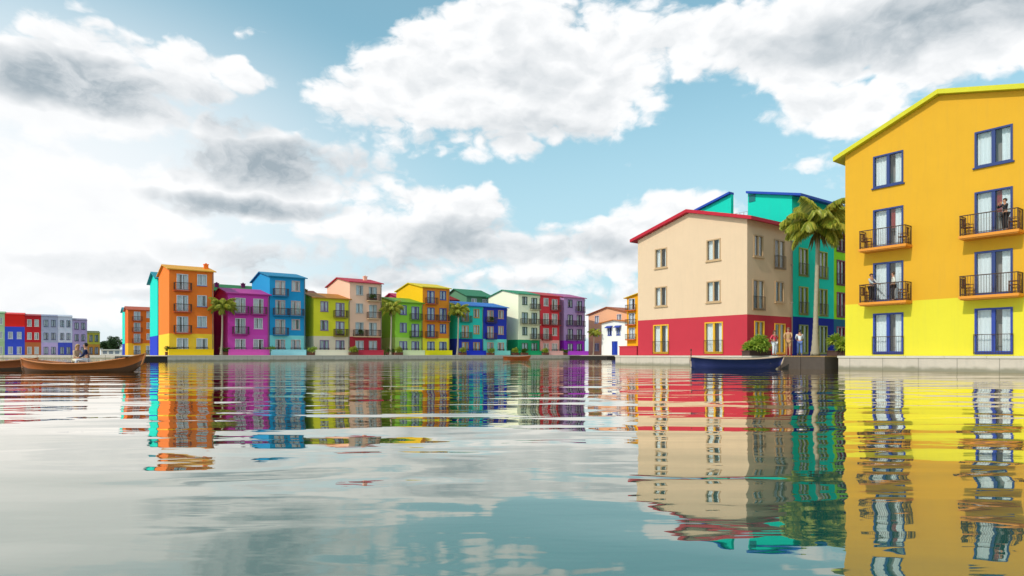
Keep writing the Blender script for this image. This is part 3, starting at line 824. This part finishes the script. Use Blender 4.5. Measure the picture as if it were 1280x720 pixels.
nb_ = boat('navy blue rowing boat moored by the beige house quay', (B2[0], B2[1], 0), R(-2), 6.05, 1.5, .63, .80, .78, '2C3264', 'B09A86', 'C8AE96', transom=.45)
bm = bmesh.new(); tube(bm, [(-2.95, 0, .5), (-2.95, 0, 1.28)], [.04, .03], 8); tube(bm, [(-2.95, 0, 1.2), (-2.95, 0, 1.3)], [.05, .05], 8)
obj('stern_post', bm, mat('dark_iron', (.03, .022, .02, 1)), nb_)
q = L(ROW, 58.5, -5.2)
boat('small orange boat moored at the far quay below the navy house', (q[0], q[1], 0), ROT, 6.6, 1.4, .5, .8, .6, 'C8602A', '8A4A28', 'D87A44')
# short mooring post on navy boat's stern quay
# ------------------------------------------------------------------ people
def skin_mesh(name, verts, edges, rads, m, sub=1, root=0):
    me = bpy.data.meshes.new(name); me.from_pydata(verts, edges, [])
    o = bpy.data.objects.new(name, me); C.objects.link(o)
    md = o.modifiers.new('Skin', 'SKIN')
    sv = me.skin_vertices[0].data
    for i, r_ in enumerate(rads):
        rr = r_ if hasattr(r_, '__len__') else (r_, r_)
        sv[i].radius = rr; sv[i].use_root = (i == root)
    md.use_smooth_shade = True
    if sub:
        s = o.modifiers.new('Sub', 'SUBSURF'); s.levels = sub; s.render_levels = sub
    dg = bpy.context.evaluated_depsgraph_get(); dg.update()
    ev = o.evaluated_get(dg); new = bpy.data.meshes.new_from_object(ev)
    bpy.data.objects.remove(o); bpy.data.meshes.remove(me)
    new.name = name; new.materials.clear(); new.materials.append(m)
    return new
def join_into(name, meshes, mats):
    bm = bmesh.new()
    for i, me in enumerate(meshes):
        k = len(bm.faces); bm.from_mesh(me); bm.faces.ensure_lookup_table()
        for f in bm.faces[k:]: f.smooth = True
    return mesh_of(name, bm, mats, recalc=True)

def person(label, loc, rz, H, J, shirt, trous, hair, skin='B98468', long_hair=False, dress=False, shorts=False, sleeves=True):
    """J: joints for a 1.75 m figure facing -y: pelvis, chest, neck, head, and for l/r: sh el wr hip kn an toe"""
    root = thing('person', label, 'person', loc, rz); k = H / 1.75
    root.scale = (k, k, k)
    sk = mat('skin_' + skin, lin(skin, .95), .5, .05, 8)
    V = [J['pelvis'], J['waist'], J['chest'], J['neck'], J['jaw'], J['head'], J['crown']]
    Rr = [(.135, .105), (.115, .09), (.15, .10), .05, .07, (.082, .098), .06]
    E = [(0, 1), (1, 2), (2, 3), (3, 4), (4, 5), (5, 6)]
    for s in 'lr':
        b = len(V); V += [J['sh'+s], J['el'+s], J['wr'+s], J['ha'+s]]; Rr += [.055, .042, .026, (.038, .022)]
        E += [(2, b), (b, b+1), (b+1, b+2), (b+2, b+3)]
        b = len(V); V += [J['hip'+s], J['kn'+s], J['an'+s], J['toe'+s]]; Rr += [.085, .058, .036, (.04, .028)]
        E += [(0, b), (b, b+1), (b+1, b+2), (b+2, b+3)]
    parts = [skin_mesh('body', V, E, Rr, sk, 1)]
    for s in 'lr':     # four fingers and a thumb, slightly curled
        w_, h_ = Vector(J['wr'+s]), Vector(J['ha'+s]); d = (h_ - w_).normalized()
        side = d.cross(Vector((1, .2, .1))).normalized()
        cup = d.cross(side) * (1 if s == 'l' else -1)
        for q, ln in ((-.03, .07), (-.01, .085), (.011, .08), (.03, .062)):
            a = h_ + side * q; b = a + d * ln * .55 + cup * .008; c = b + d * ln * .4 + cup * .025
            parts.append(skin_mesh('f', [h_ + side*q*.6 - d*.02, a + d*.01, b, c], [(0, 1), (1, 2), (2, 3)], [.010, .0095, .009, .008], sk, 0))
        a = w_ + d * .03 - side * .03
        parts.append(skin_mesh('f', [w_ + d*.02, a + d*.01 - side*.012, a + d*.04 - side*.03 + cup*.01], [(0, 1), (1, 2)], [.013, .011, .009], sk, 0))
    hd = Vector(J['head']); fwd = Vector(J.get('face', (0, -1, 0))).normalized(); rt = fwd.cross(Vector((0, 0, 1))).normalized()
    parts.append(skin_mesh('nose', [hd + fwd*.085 + Vector((0,0,.01)), hd + fwd*.112 - Vector((0,0,.025))], [(0, 1)], [.01, .014], sk, 1))
    for s in (-1, 1): parts.append(skin_mesh('ear', [hd + rt*s*.078 + Vector((0,0,.02)), hd + rt*s*.083 - Vector((0,0,.02))], [(0, 1)], [.014, .01], sk, 1))
    body = link_mesh('body', join_into('body', parts, sk), root)
    # eyes and mouth
    bm = bmesh.new()
    for s in (-1, 1):
        bmesh.ops.create_icosphere(bm, subdivisions=1, radius=.012, matrix=Matrix.Translation(hd + fwd*.09 + rt*s*.032 + Vector((0,0,.008))))
    p0 = hd + fwd*.092 - Vector((0,0,.055)); tube(bm, [p0 - rt*.025, p0, p0 + rt*.025], .006, 5)
    obj('face_features', bm, mat('face_dark', (.06, .03, .025, 1), .4), body)
    # hair cap
    bm = bmesh.new()
    bmesh.ops.create_uvsphere(bm, u_segments=16, v_segments=10, radius=1, matrix=Matrix.Translation(hd + Vector((0,0,.035)) - fwd*.02) @ Matrix.Diagonal((.098, .108, .105, 1)))
    dele = [v for v in bm.verts if (v.co - hd).dot(fwd) > .035 and v.co.z < hd.z + .06 or v.co.z < hd.z - .06]
    bmesh.ops.delete(bm, geom=dele, context='VERTS')
    for f in bm.faces: f.smooth = True
    if long_hair: tube(bm, [hd - fwd*.05 + Vector((0,0,.05)), hd - fwd*.09 - Vector((0,0,.08)), hd - fwd*.1 - Vector((0,0,.26))], [.08, .085, .04], 8)
    obj('hair', bm, mat('hair_' + hair, lin(hair, .8), .5, .2, 20), body, recalc=False)
    # shirt
    V = [J['pelvis'], J['waist'], J['chest'], tuple(Vector(J['chest']).lerp(Vector(J['neck']), .62))]
    Rr = [(.14, .115), (.12, .10), (.14, .115), .07]; E = [(0, 1), (1, 2), (2, 3)]
    for s in 'lr':
        b = len(V); V += [J['sh'+s], J['el'+s]]; Rr += [.062, .05]; E += [(2, b), (b, b+1)]
        if sleeves:
            V.append(tuple(Vector(J['el'+s]).lerp(Vector(J['wr'+s]), .8))); Rr.append(.043); E.append((b+1, b+2))
    link_mesh('dress' if dress else 'shirt', skin_mesh('shirt', V, E, Rr, mat('cloth_' + shirt, lin(shirt, .9), .85, .12, 9, .3, 40), 1), body)
    # trousers / skirt
    V = [J['pelvis']]; Rr = [(.155, .125)]; E = []
    for s in 'lr':
        b = len(V); V += [J['hip'+s], J['kn'+s]]; Rr += [.105, .078]; E += [(0, b), (b, b+1)]
        if not shorts: V.append(tuple(Vector(J['kn'+s]).lerp(Vector(J['an'+s]), .93))); Rr.append(.06); E.append((b+1, b+2))
    link_mesh('skirt' if dress else 'trousers', skin_mesh('trousers', V, E, Rr, mat('cloth_' + trous, lin(trous, .9), .85, .12, 9, .3, 40), 1), body)
    bm = bmesh.new()
    for s in 'lr':
        a, t = Vector(J['an'+s]), Vector(J['toe'+s]); d = (t - a); d.z = 0; d.normalize(); e = d.cross(Vector((0,0,1)))
        base = min(a.z, t.z) - .035
        pts = [a - d*.06, a + d*.05, t + d*.05]
        tube(bm, [(p.x, p.y, base + .04) for p in pts], [.042, .048, .035], 8)
    obj('shoes', bm, mat('shoe_leather', (.08, .06, .05, 1), .5), body)
    return root
def stand(arms='down', step=0.0, turn=0):
    J = dict(pelvis=(0, 0, .95), waist=(0, 0, 1.12), chest=(0, 0, 1.34), neck=(0, 0, 1.49), jaw=(0, -.02, 1.555), head=(0, -.02, 1.63), crown=(0, -.005, 1.69))
    for s, q in (('l', 1), ('r', -1)):
        J['sh'+s] = (q*.18, 0, 1.42)
        st_ = step * q
        J['hip'+s] = (q*.09, 0, .9); J['kn'+s] = (q*.1, -.03 - st_*.5, .5); J['an'+s] = (q*.11, .02 - st_, .08); J['toe'+s] = (q*.12, -.13 - st_, .035)
        if arms == 'down': J['el'+s] = (q*.23, .02, 1.13); J['wr'+s] = (q*.24, -.08, .89); J['ha'+s] = (q*.24, -.11, .82)
        elif arms == 'hip': J['el'+s] = (q*.36, .03, 1.16); J['wr'+s] = (q*.2, -.08, 1.0); J['ha'+s] = (q*.14, -.12, .99)
        elif arms == 'reach': J['el'+s] = (q*.22, -.18, 1.2); J['wr'+s] = (q*.18, -.4, 1.1); J['ha'+s] = (q*.16, -.48, 1.08)
        elif arms == 'face': J['el'+s] = (q*.25, -.2, 1.28); J['wr'+s] = (q*.1, -.27, 1.46); J['ha'+s] = (q*.06, -.22, 1.52)
    return J
def sit(lean=.0, arm='knee', h=.45):
    J = dict(pelvis=(0, 0, h + .1), waist=(0, -.02 - lean*.3, h + .28), chest=(0, -.04 - lean*.7, h + .5), neck=(0, -.06 - lean, h + .65), jaw=(0, -.08 - lean, h + .715), head=(0, -.08 - lean, h + .79), crown=(0, -.065 - lean, h + .85))
    for s, q in (('l', 1), ('r', -1)):
        J['sh'+s] = (q*.18, -.05 - lean*.8, h + .58)
        J['hip'+s] = (q*.1, -.04, h + .07); J['kn'+s] = (q*.13, -.46, h + .09); J['an'+s] = (q*.12, -.44, .09); J['toe'+s] = (q*.12, -.58, .04)
        J['el'+s] = (q*.24, -.16 - lean, h + .3); J['wr'+s] = (q*.15, -.36 - lean*.5, h + .2); J['ha'+s] = (q*.12, -.42 - lean*.5, h + .19)
    return J
x, y = atpx(968, 43.75)
person('woman in pink top and white trousers standing beside the leafy trough', (x, y, ZQ), R(25), 1.75, stand('hip'), 'E04A60', 'E6E8EC', '6A3A22', long_hair=True, sleeves=False)
J = stand('reach', .16)
q = L(A, -.55, 3.45)
person('bald man in tan clothes stepping towards the navy boat', (q[0], q[1], ZQ + .005), R(-30), 1.86, J, 'C29A6A', 'B88E62', '8A6A50', sleeves=False, shorts=True)
q = L(A, .15, 3.05)
person('man in white shirt and blue trousers leaning forward on the landing stage', (q[0], q[1], ZQ + .005), R(160), 1.74, stand('reach', .14), 'E9EEF4', '5A74B0', '33261E')
# two people in the brown boat
ca, sa = math.cos(R(3)), math.sin(R(3))
def inboat(dx, dy): return (B1[0] + ca*dx - sa*dy, B1[1] + sa*dx + ca*dy)
x, y = inboat(-.42, .05)
person('seated woman with fair hair and pale clothes in the brown boat', (x, y, .06), R(70), 1.80, sit(.08, h=.47), 'C9A88A', 'E8DCC0', 'C49A5A', long_hair=True)
x, y = inboat(.30, -.1)
person('seated man with dark hair and navy jacket in the brown boat', (x, y, .06), R(-60), 1.92, sit(.03, h=.45), '1C2450', 'D8D4D8', '1E1410')
# people on the balconies of the yellow house
def ybal(s, z, out):      # s along the facade from its left corner, out from the wall
    q = A - D1 * s - D2 * out; return (q.x, q.y, ZQ + z)
face = ROT - math.pi / 2
person('person in grey shirt and dark trousers at the left of the first floor balcony', ybal(1.75, 3.2, .45), face + R(70), 1.72, stand('reach'), 'B4B6B8', '24262E', '5A3A24')
person('person in pale top and dark skirt by the blue door of the first floor balcony', ybal(2.95, 3.2, .40), face + R(-60), 1.70, stand('hip'), 'D6D2C4', '2E2C30', '4A3220', dress=False)
person('person in black clothes standing on the second floor balcony of the yellow house', ybal(8.3, 6.42, .42), face + R(-40), 1.70, stand('face'), '34343A', '26262C', '2A1C16')

# ------------------------------------------------------------------ balcony chairs
def make_chair():
    t = thing('balcony_chair', 'x', 'chair')
    wd = mat('chair_wood', lin('6A3A1E', .8), .5, .2, 9)
    bm = bmesh.new()
    for i in range(5): box(bm, -.22, .22, -.22 + i*.09, -.15 + i*.09, .43, .455)
    obj('seat', bm, wd, t)
    bm = bmesh.new()
    for i in range(4): box(bm, -.2 + i*.115, -.145 + i*.115, .215, .235, .5, .9)
    box(bm, -.225, .225, .205, .245, .9, .96); box(bm, -.225, .225, .207, .243, .48, .52)
    obj('backrest', bm, wd, t)
    for x in (-.215, .18):
        bm = bmesh.new(); box(bm, x, x + .035, -.215, -.18, 0, .43); obj('leg', bm, wd, t)
        bm = bmesh.new(); box(bm, x, x + .035, .2, .235, 0, .429); obj('leg', bm, wd, t)
        bm = bmesh.new(); box(bm, x, x + .035, -.215, .2, .62, .65); box(bm, x + .005, x + .03, -.21, -.185, .456, .62); obj('armrest', bm, wd, t)
    return t
proto = make_chair()
cn = 0
for z, fl in ((3.2, 'first floor'), (6.42, 'second floor')):
    for s, side in ((2.5, 'left'), (7.68, 'right')):
        for ds, en in ((-1.02, 'left'), (1.02, 'right')):
            o = proto if cn == 0 else copy_tree(proto)
            o.location = ybal(s + ds, z - .008, .5)
            o.rotation_euler = (0, 0, face + (R(80) if ds < 0 else R(-80)))
            o['label'] = 'brown wooden chair at the %s end of the %s %s balcony' % (en, side, fl)
            o['category'] = 'chair'; o['group'] = 'wooden chairs on the yellow house balconies'; cn += 1

# ------------------------------------------------------------------ sky with clouds
def build_sky():
    wd = bpy.data.worlds.new('World'); S.world = wd; wd.use_nodes = True
    nt = wd.node_tree; K = nt.links; bgn = nt.nodes['Background']
    EL, AZ = R(42), math.atan2(-.7525, -.6592)
    sky = N(nt, 'ShaderNodeTexSky', sky_type='NISHITA', sun_disc=False, sun_elevation=EL, sun_rotation=AZ)
    sky.air_density = 1.0; sky.dust_density = 1.0; sky.ozone_density = 1.5
    def M(op, a, b=None, clamp=False):
        n = N(nt, 'ShaderNodeMath', operation=op); n.use_clamp = clamp
        for i, v in enumerate((a, b)):
            if v is None: continue
            if isinstance(v, (int, float)): n.inputs[i].default_value = v
            else: K.new(v, n.inputs[i])
        return n.outputs[0]
    def smooth(x, lo, hi, a=0., b=1.):
        n = N(nt, 'ShaderNodeMapRange', interpolation_type='SMOOTHSTEP')
        n.inputs[1].default_value = lo; n.inputs[2].default_value = hi; n.inputs[3].default_value = a; n.inputs[4].default_value = b
        K.new(x, n.inputs[0]); return n.outputs[0]
    def mix(f, a, b):
        n = N(nt, 'ShaderNodeMix', data_type='RGBA')
        if isinstance(f, (int, float)): n.inputs[0].default_value = f
        else: K.new(f, n.inputs[0])
        for i, v in ((6, a), (7, b)):
            if isinstance(v, tuple): n.inputs[i].default_value = v
            else: K.new(v, n.inputs[i])
        return n.outputs[2]
    tc = N(nt, 'ShaderNodeTexCoord')
    sep = N(nt, 'ShaderNodeSeparateXYZ'); K.new(tc.outputs['Generated'], sep.inputs[0])
    X, Y, Z = sep.outputs
    az = M('ARCTAN2', X, Y); hl = M('SQRT', M('ADD', M('MULTIPLY', X, X), M('MULTIPLY', Y, Y)))
    el = M('DIVIDE', Z, M('MAXIMUM', hl, .05))
    def noise(vec, scale, detail, rough, dist=0.):
        n = N(nt, 'ShaderNodeTexNoise'); n.inputs['Scale'].default_value = scale; n.inputs['Detail'].default_value = detail
        n.inputs['Roughness'].default_value = rough; n.inputs['Distortion'].default_value = dist
        K.new(vec, n.inputs['Vector']); return n
    def comb(x, y, z):
        n = N(nt, 'ShaderNodeCombineXYZ')
        for i, v in enumerate((x, y, z)):
            if isinstance(v, (int, float)): n.inputs[i].default_value = v
            else: K.new(v, n.inputs[i])
        return n.outputs[0]
    def pc(px, py):
        u = (px - 640) / F; return math.atan(u), (443.5 - py) / F / math.sqrt(1 + u * u)
    # cloud masses: direction (given by where they stand in the view), half sizes, weight
    BL = [(60, 105, 170, 75, 1.2), (200, 90, 110, 45, 1.0), (300, 93, 56, 24, .8), (150, 150, 190, 50, .9), (300, 170, 110, 40, .6),
          (40, 300, 330, 130, 1.1), (330, 215, 190, 55, 1.0), (470, 130, 80, 50, 1.0), (560, 105, 120, 75, 1.2), (690, 95, 140, 85, 1.3), (640, 30, 110, 60, 1.1),
          (760, 30, 110, 60, .7), (560, 175, 150, 35, .7), (900, 45, 160, 55, 1.0), (1060, 40, 190, 70, 1.3), (1230, 30, 170, 75, 1.3), (1050, 132, 95, 32, 1.0),
          (570, 290, 110, 50, 1.0), (680, 310, 90, 38, .9), (460, 290, 120, 50, .9), (300, 330, 250, 50, .62), (850, 285, 95, 50, .9), (760, 335, 60, 24, .8), (700, 350, 50, 18, .7), (520, 250, 60, 26, 1.0), (590, 262, 45, 30, 1.0), (820, 262, 70, 30, .7),
          (560, 340, 280, 38, .8), (440, 350, 70, 20, .8), (900, 265, 40, 20, .6), (600, 390, 560, 46, .85), (760, 300, 120, 34, .85), (1010, 205, 70, 16, .5), (980, 300, 60, 40, .4), (320, 255, 200, 28, .9), (1000, 215, 60, 18, .35), (1010, 360, 120, 50, .5)]
    def field(P, lst, fall):
        """largest of many soft elliptical cloud masses at direction P"""
        tot = None
        for cx, cy, rx, ry, w in lst:
            ca_, ce = pc(cx, cy); u = (cx - 640) / F
            ra = rx / F / (1 + u*u); re = ry / F / math.sqrt(1 + u*u)
            ml = N(nt, 'ShaderNodeVectorMath', operation='MULTIPLY_ADD'); K.new(P, ml.inputs[0])
            ml.inputs[1].default_value = (1/ra, 1/re, 0); ml.inputs[2].default_value = (-ca_/ra, -ce/re, 0)
            ln = N(nt, 'ShaderNodeVectorMath', operation='DOT_PRODUCT'); K.new(ml.outputs[0], ln.inputs[0]); K.new(ml.outputs[0], ln.inputs[1])
            c = N(nt, 'ShaderNodeMath', operation='MULTIPLY_ADD'); K.new(ln.outputs['Value'], c.inputs[0])
            c.inputs[1].default_value = -fall * w; c.inputs[2].default_value = w
            tot = M('MAXIMUM', tot if tot is not None else 0.0, c.outputs[0])
        return tot
    def mixf(f, a, b):
        n = N(nt, 'ShaderNodeMix', data_type='FLOAT'); K.new(f, n.inputs[0]); K.new(a, n.inputs[2]); K.new(b, n.inputs[3]); return n.outputs[0]
    base3 = comb(M('SINE', az), M('COSINE', az), M('MULTIPLY', el, 1.45))
    wn = noise(base3, 7, 4, .6)
    sw = N(nt, 'ShaderNodeVectorMath', operation='SUBTRACT'); K.new(wn.outputs['Color'], sw.inputs[0]); sw.inputs[1].default_value = (.5, .5, .5)
    sc = N(nt, 'ShaderNodeVectorMath', operation='SCALE'); K.new(sw.outputs[0], sc.inputs[0]); sc.inputs['Scale'].default_value = .12
    wb = N(nt, 'ShaderNodeVectorMath', operation='ADD'); K.new(base3, wb.inputs[0]); K.new(sc.outputs[0], wb.inputs[1])
    def detail(v, dt):
        n1 = noise(v, 7.0, dt, .62)
        def billow(scale):
            q = N(nt, 'ShaderNodeTexVoronoi', feature='F1'); q.inputs['Scale'].default_value = scale
            K.new(v, q.inputs['Vector']); return M('SUBTRACT', .45, q.outputs['Distance'])
        bil = M('ADD', M('MULTIPLY', billow(10), .45), M('MULTIPLY', billow(26), .42))
        return n1, M('ADD', M('MULTIPLY', M('SUBTRACT', n1.outputs['Fac'], .5), 1.7), bil)
    n1, det0 = detail(wb.outputs[0], 9)
    sh = N(nt, 'ShaderNodeVectorMath', operation='ADD'); K.new(wb.outputs[0], sh.inputs[0]); sh.inputs[1].default_value = (-.012, .0, .024)
    _, det1 = detail(sh.outputs[0], 6)
    wP = N(nt, 'ShaderNodeVectorMath', operation='MULTIPLY_ADD'); K.new(sc.outputs[0], wP.inputs[0]); wP.inputs[1].default_value = (.9, .6, 0)
    aep = comb(az, el, 0); K.new(aep, wP.inputs[2])
    tot = field(wP.outputs[0], BL, .6)
    n0 = noise(base3, 2.3, 2, .5)
    out = M('MAXIMUM', smooth(M('ABSOLUTE', az), .72, .95), smooth(el, .62, .85))
    tot = mixf(out, tot, M('MULTIPLY', smooth(n0.outputs['Fac'], .45, .62), .9))
    d0 = M('ADD', M('ADD', tot, det0), .10)
    alpha = smooth(d0, .40, .76)
    thick = smooth(d0, .75, 1.7)
    emb = M('MULTIPLY', M('SUBTRACT', det1, det0), .70)
    GR = [(130, 112, 190, 40, 1.5), (270, 135, 110, 36, 1.0), (345, 205, 150, 34, 1.5), (320, 257, 125, 17, 1.3), (1180, 25, 190, 60, 1.0), (1000, 60, 160, 35, .35), (520, 168, 100, 20, .6),
          (660, 165, 110, 25, .6), (560, 298, 110, 24, 1.0), (690, 312, 90, 24, 1.0), (420, 325, 190, 28, 1.0), (850, 305, 60, 22, .4), (720, 120, 70, 45, .35), (150, 335, 110, 16, .6), (480, 352, 230, 11, .9), (640, 376, 200, 9, .8), (350, 372, 200, 10, .7), (760, 318, 110, 18, .7)]
    g = field(wP.outputs[0], GR, .75)
    gm = M('MULTIPLY', g, smooth(n1.outputs['Fac'], .32, .66, .35, 1.3))
    soft = M('ADD', M('MULTIPLY', thick, .30), emb)
    k = 10.0     # the background strength is 0.1, so colours are given times ten
    def c(r, g_, b): return (r * k, g_ * k, b * k, 1)
    sv = N(nt, 'ShaderNodeMix', data_type='RGBA', blend_type='MULTIPLY'); sv.inputs[0].default_value = 1
    K.new(sky.outputs[0], sv.inputs[6]); sv.inputs[7].default_value = (1.22, 2.10, 1.72, 1)
    # thin bright haze near the horizon and around the bright left part of the sky
    hz = smooth(el, .08, .52, .86, .25)
    blue = mix(hz, sv.outputs[2], c(.56, .75, .86))
    a0, e0 = pc(20, 250)
    da = M('MULTIPLY', M('SUBTRACT', az, a0), 2.3); de = M('MULTIPLY', M('SUBTRACT', el, e0), 3.6)
    gl = smooth(M('SQRT', M('ADD', M('MULTIPLY', da, da), M('MULTIPLY', de, de))), .15, 1.5, .97, 0.)
    blue = mix(gl, blue, c(.93, .97, 1.0))
    keep = M('SUBTRACT', 1.0, M('MULTIPLY', gl, .85))
    shade = M('ADD', M('MULTIPLY', soft, keep), M('MULTIPLY', gm, .68), True)
    cloud = mix(shade, c(1.0, 1.01, 1.02), c(.38, .455, .51))
    full = mix(alpha, blue, cloud)
    K.new(full, bgn.inputs['Color']); bgn.inputs['Strength'].default_value = .1
    wd.cycles.sampling_method = 'MANUAL'; wd.cycles.sample_map_resolution = 512
    # the sun
    ld = bpy.data.lights.new('sun', 'SUN'); ld.energy = 2.8; ld.angle = R(.53); ld.color = (1, .95, .87)
    lo = bpy.data.objects.new('sun', ld); C.objects.link(lo)
    d = Vector((math.sin(AZ) * math.cos(EL), math.cos(AZ) * math.cos(EL), math.sin(EL)))
    lo.rotation_euler = d.to_track_quat('Z', 'Y').to_euler(); lo.location = (0, 0, 60)
build_sky()

# ------------------------------------------------------------------ camera
cd = bpy.data.cameras.new('camera'); co = bpy.data.objects.new('camera', cd); C.objects.link(co)
cd.sensor_width = 36; cd.lens = F / 1280 * 36; cd.shift_y = 83.5 / 1280; cd.clip_end = 20000; cd.clip_start = .1
co.location = (0, 0, .92); co.rotation_euler = (R(90), 0, 0)
S.camera = co
S.view_settings.view_transform = 'Standard'; S.view_settings.look = 'None'
S.view_settings.exposure = 0; S.view_settings.gamma = 1
S.cycles.max_bounces = 8; S.cycles.transparent_max_bounces = 8
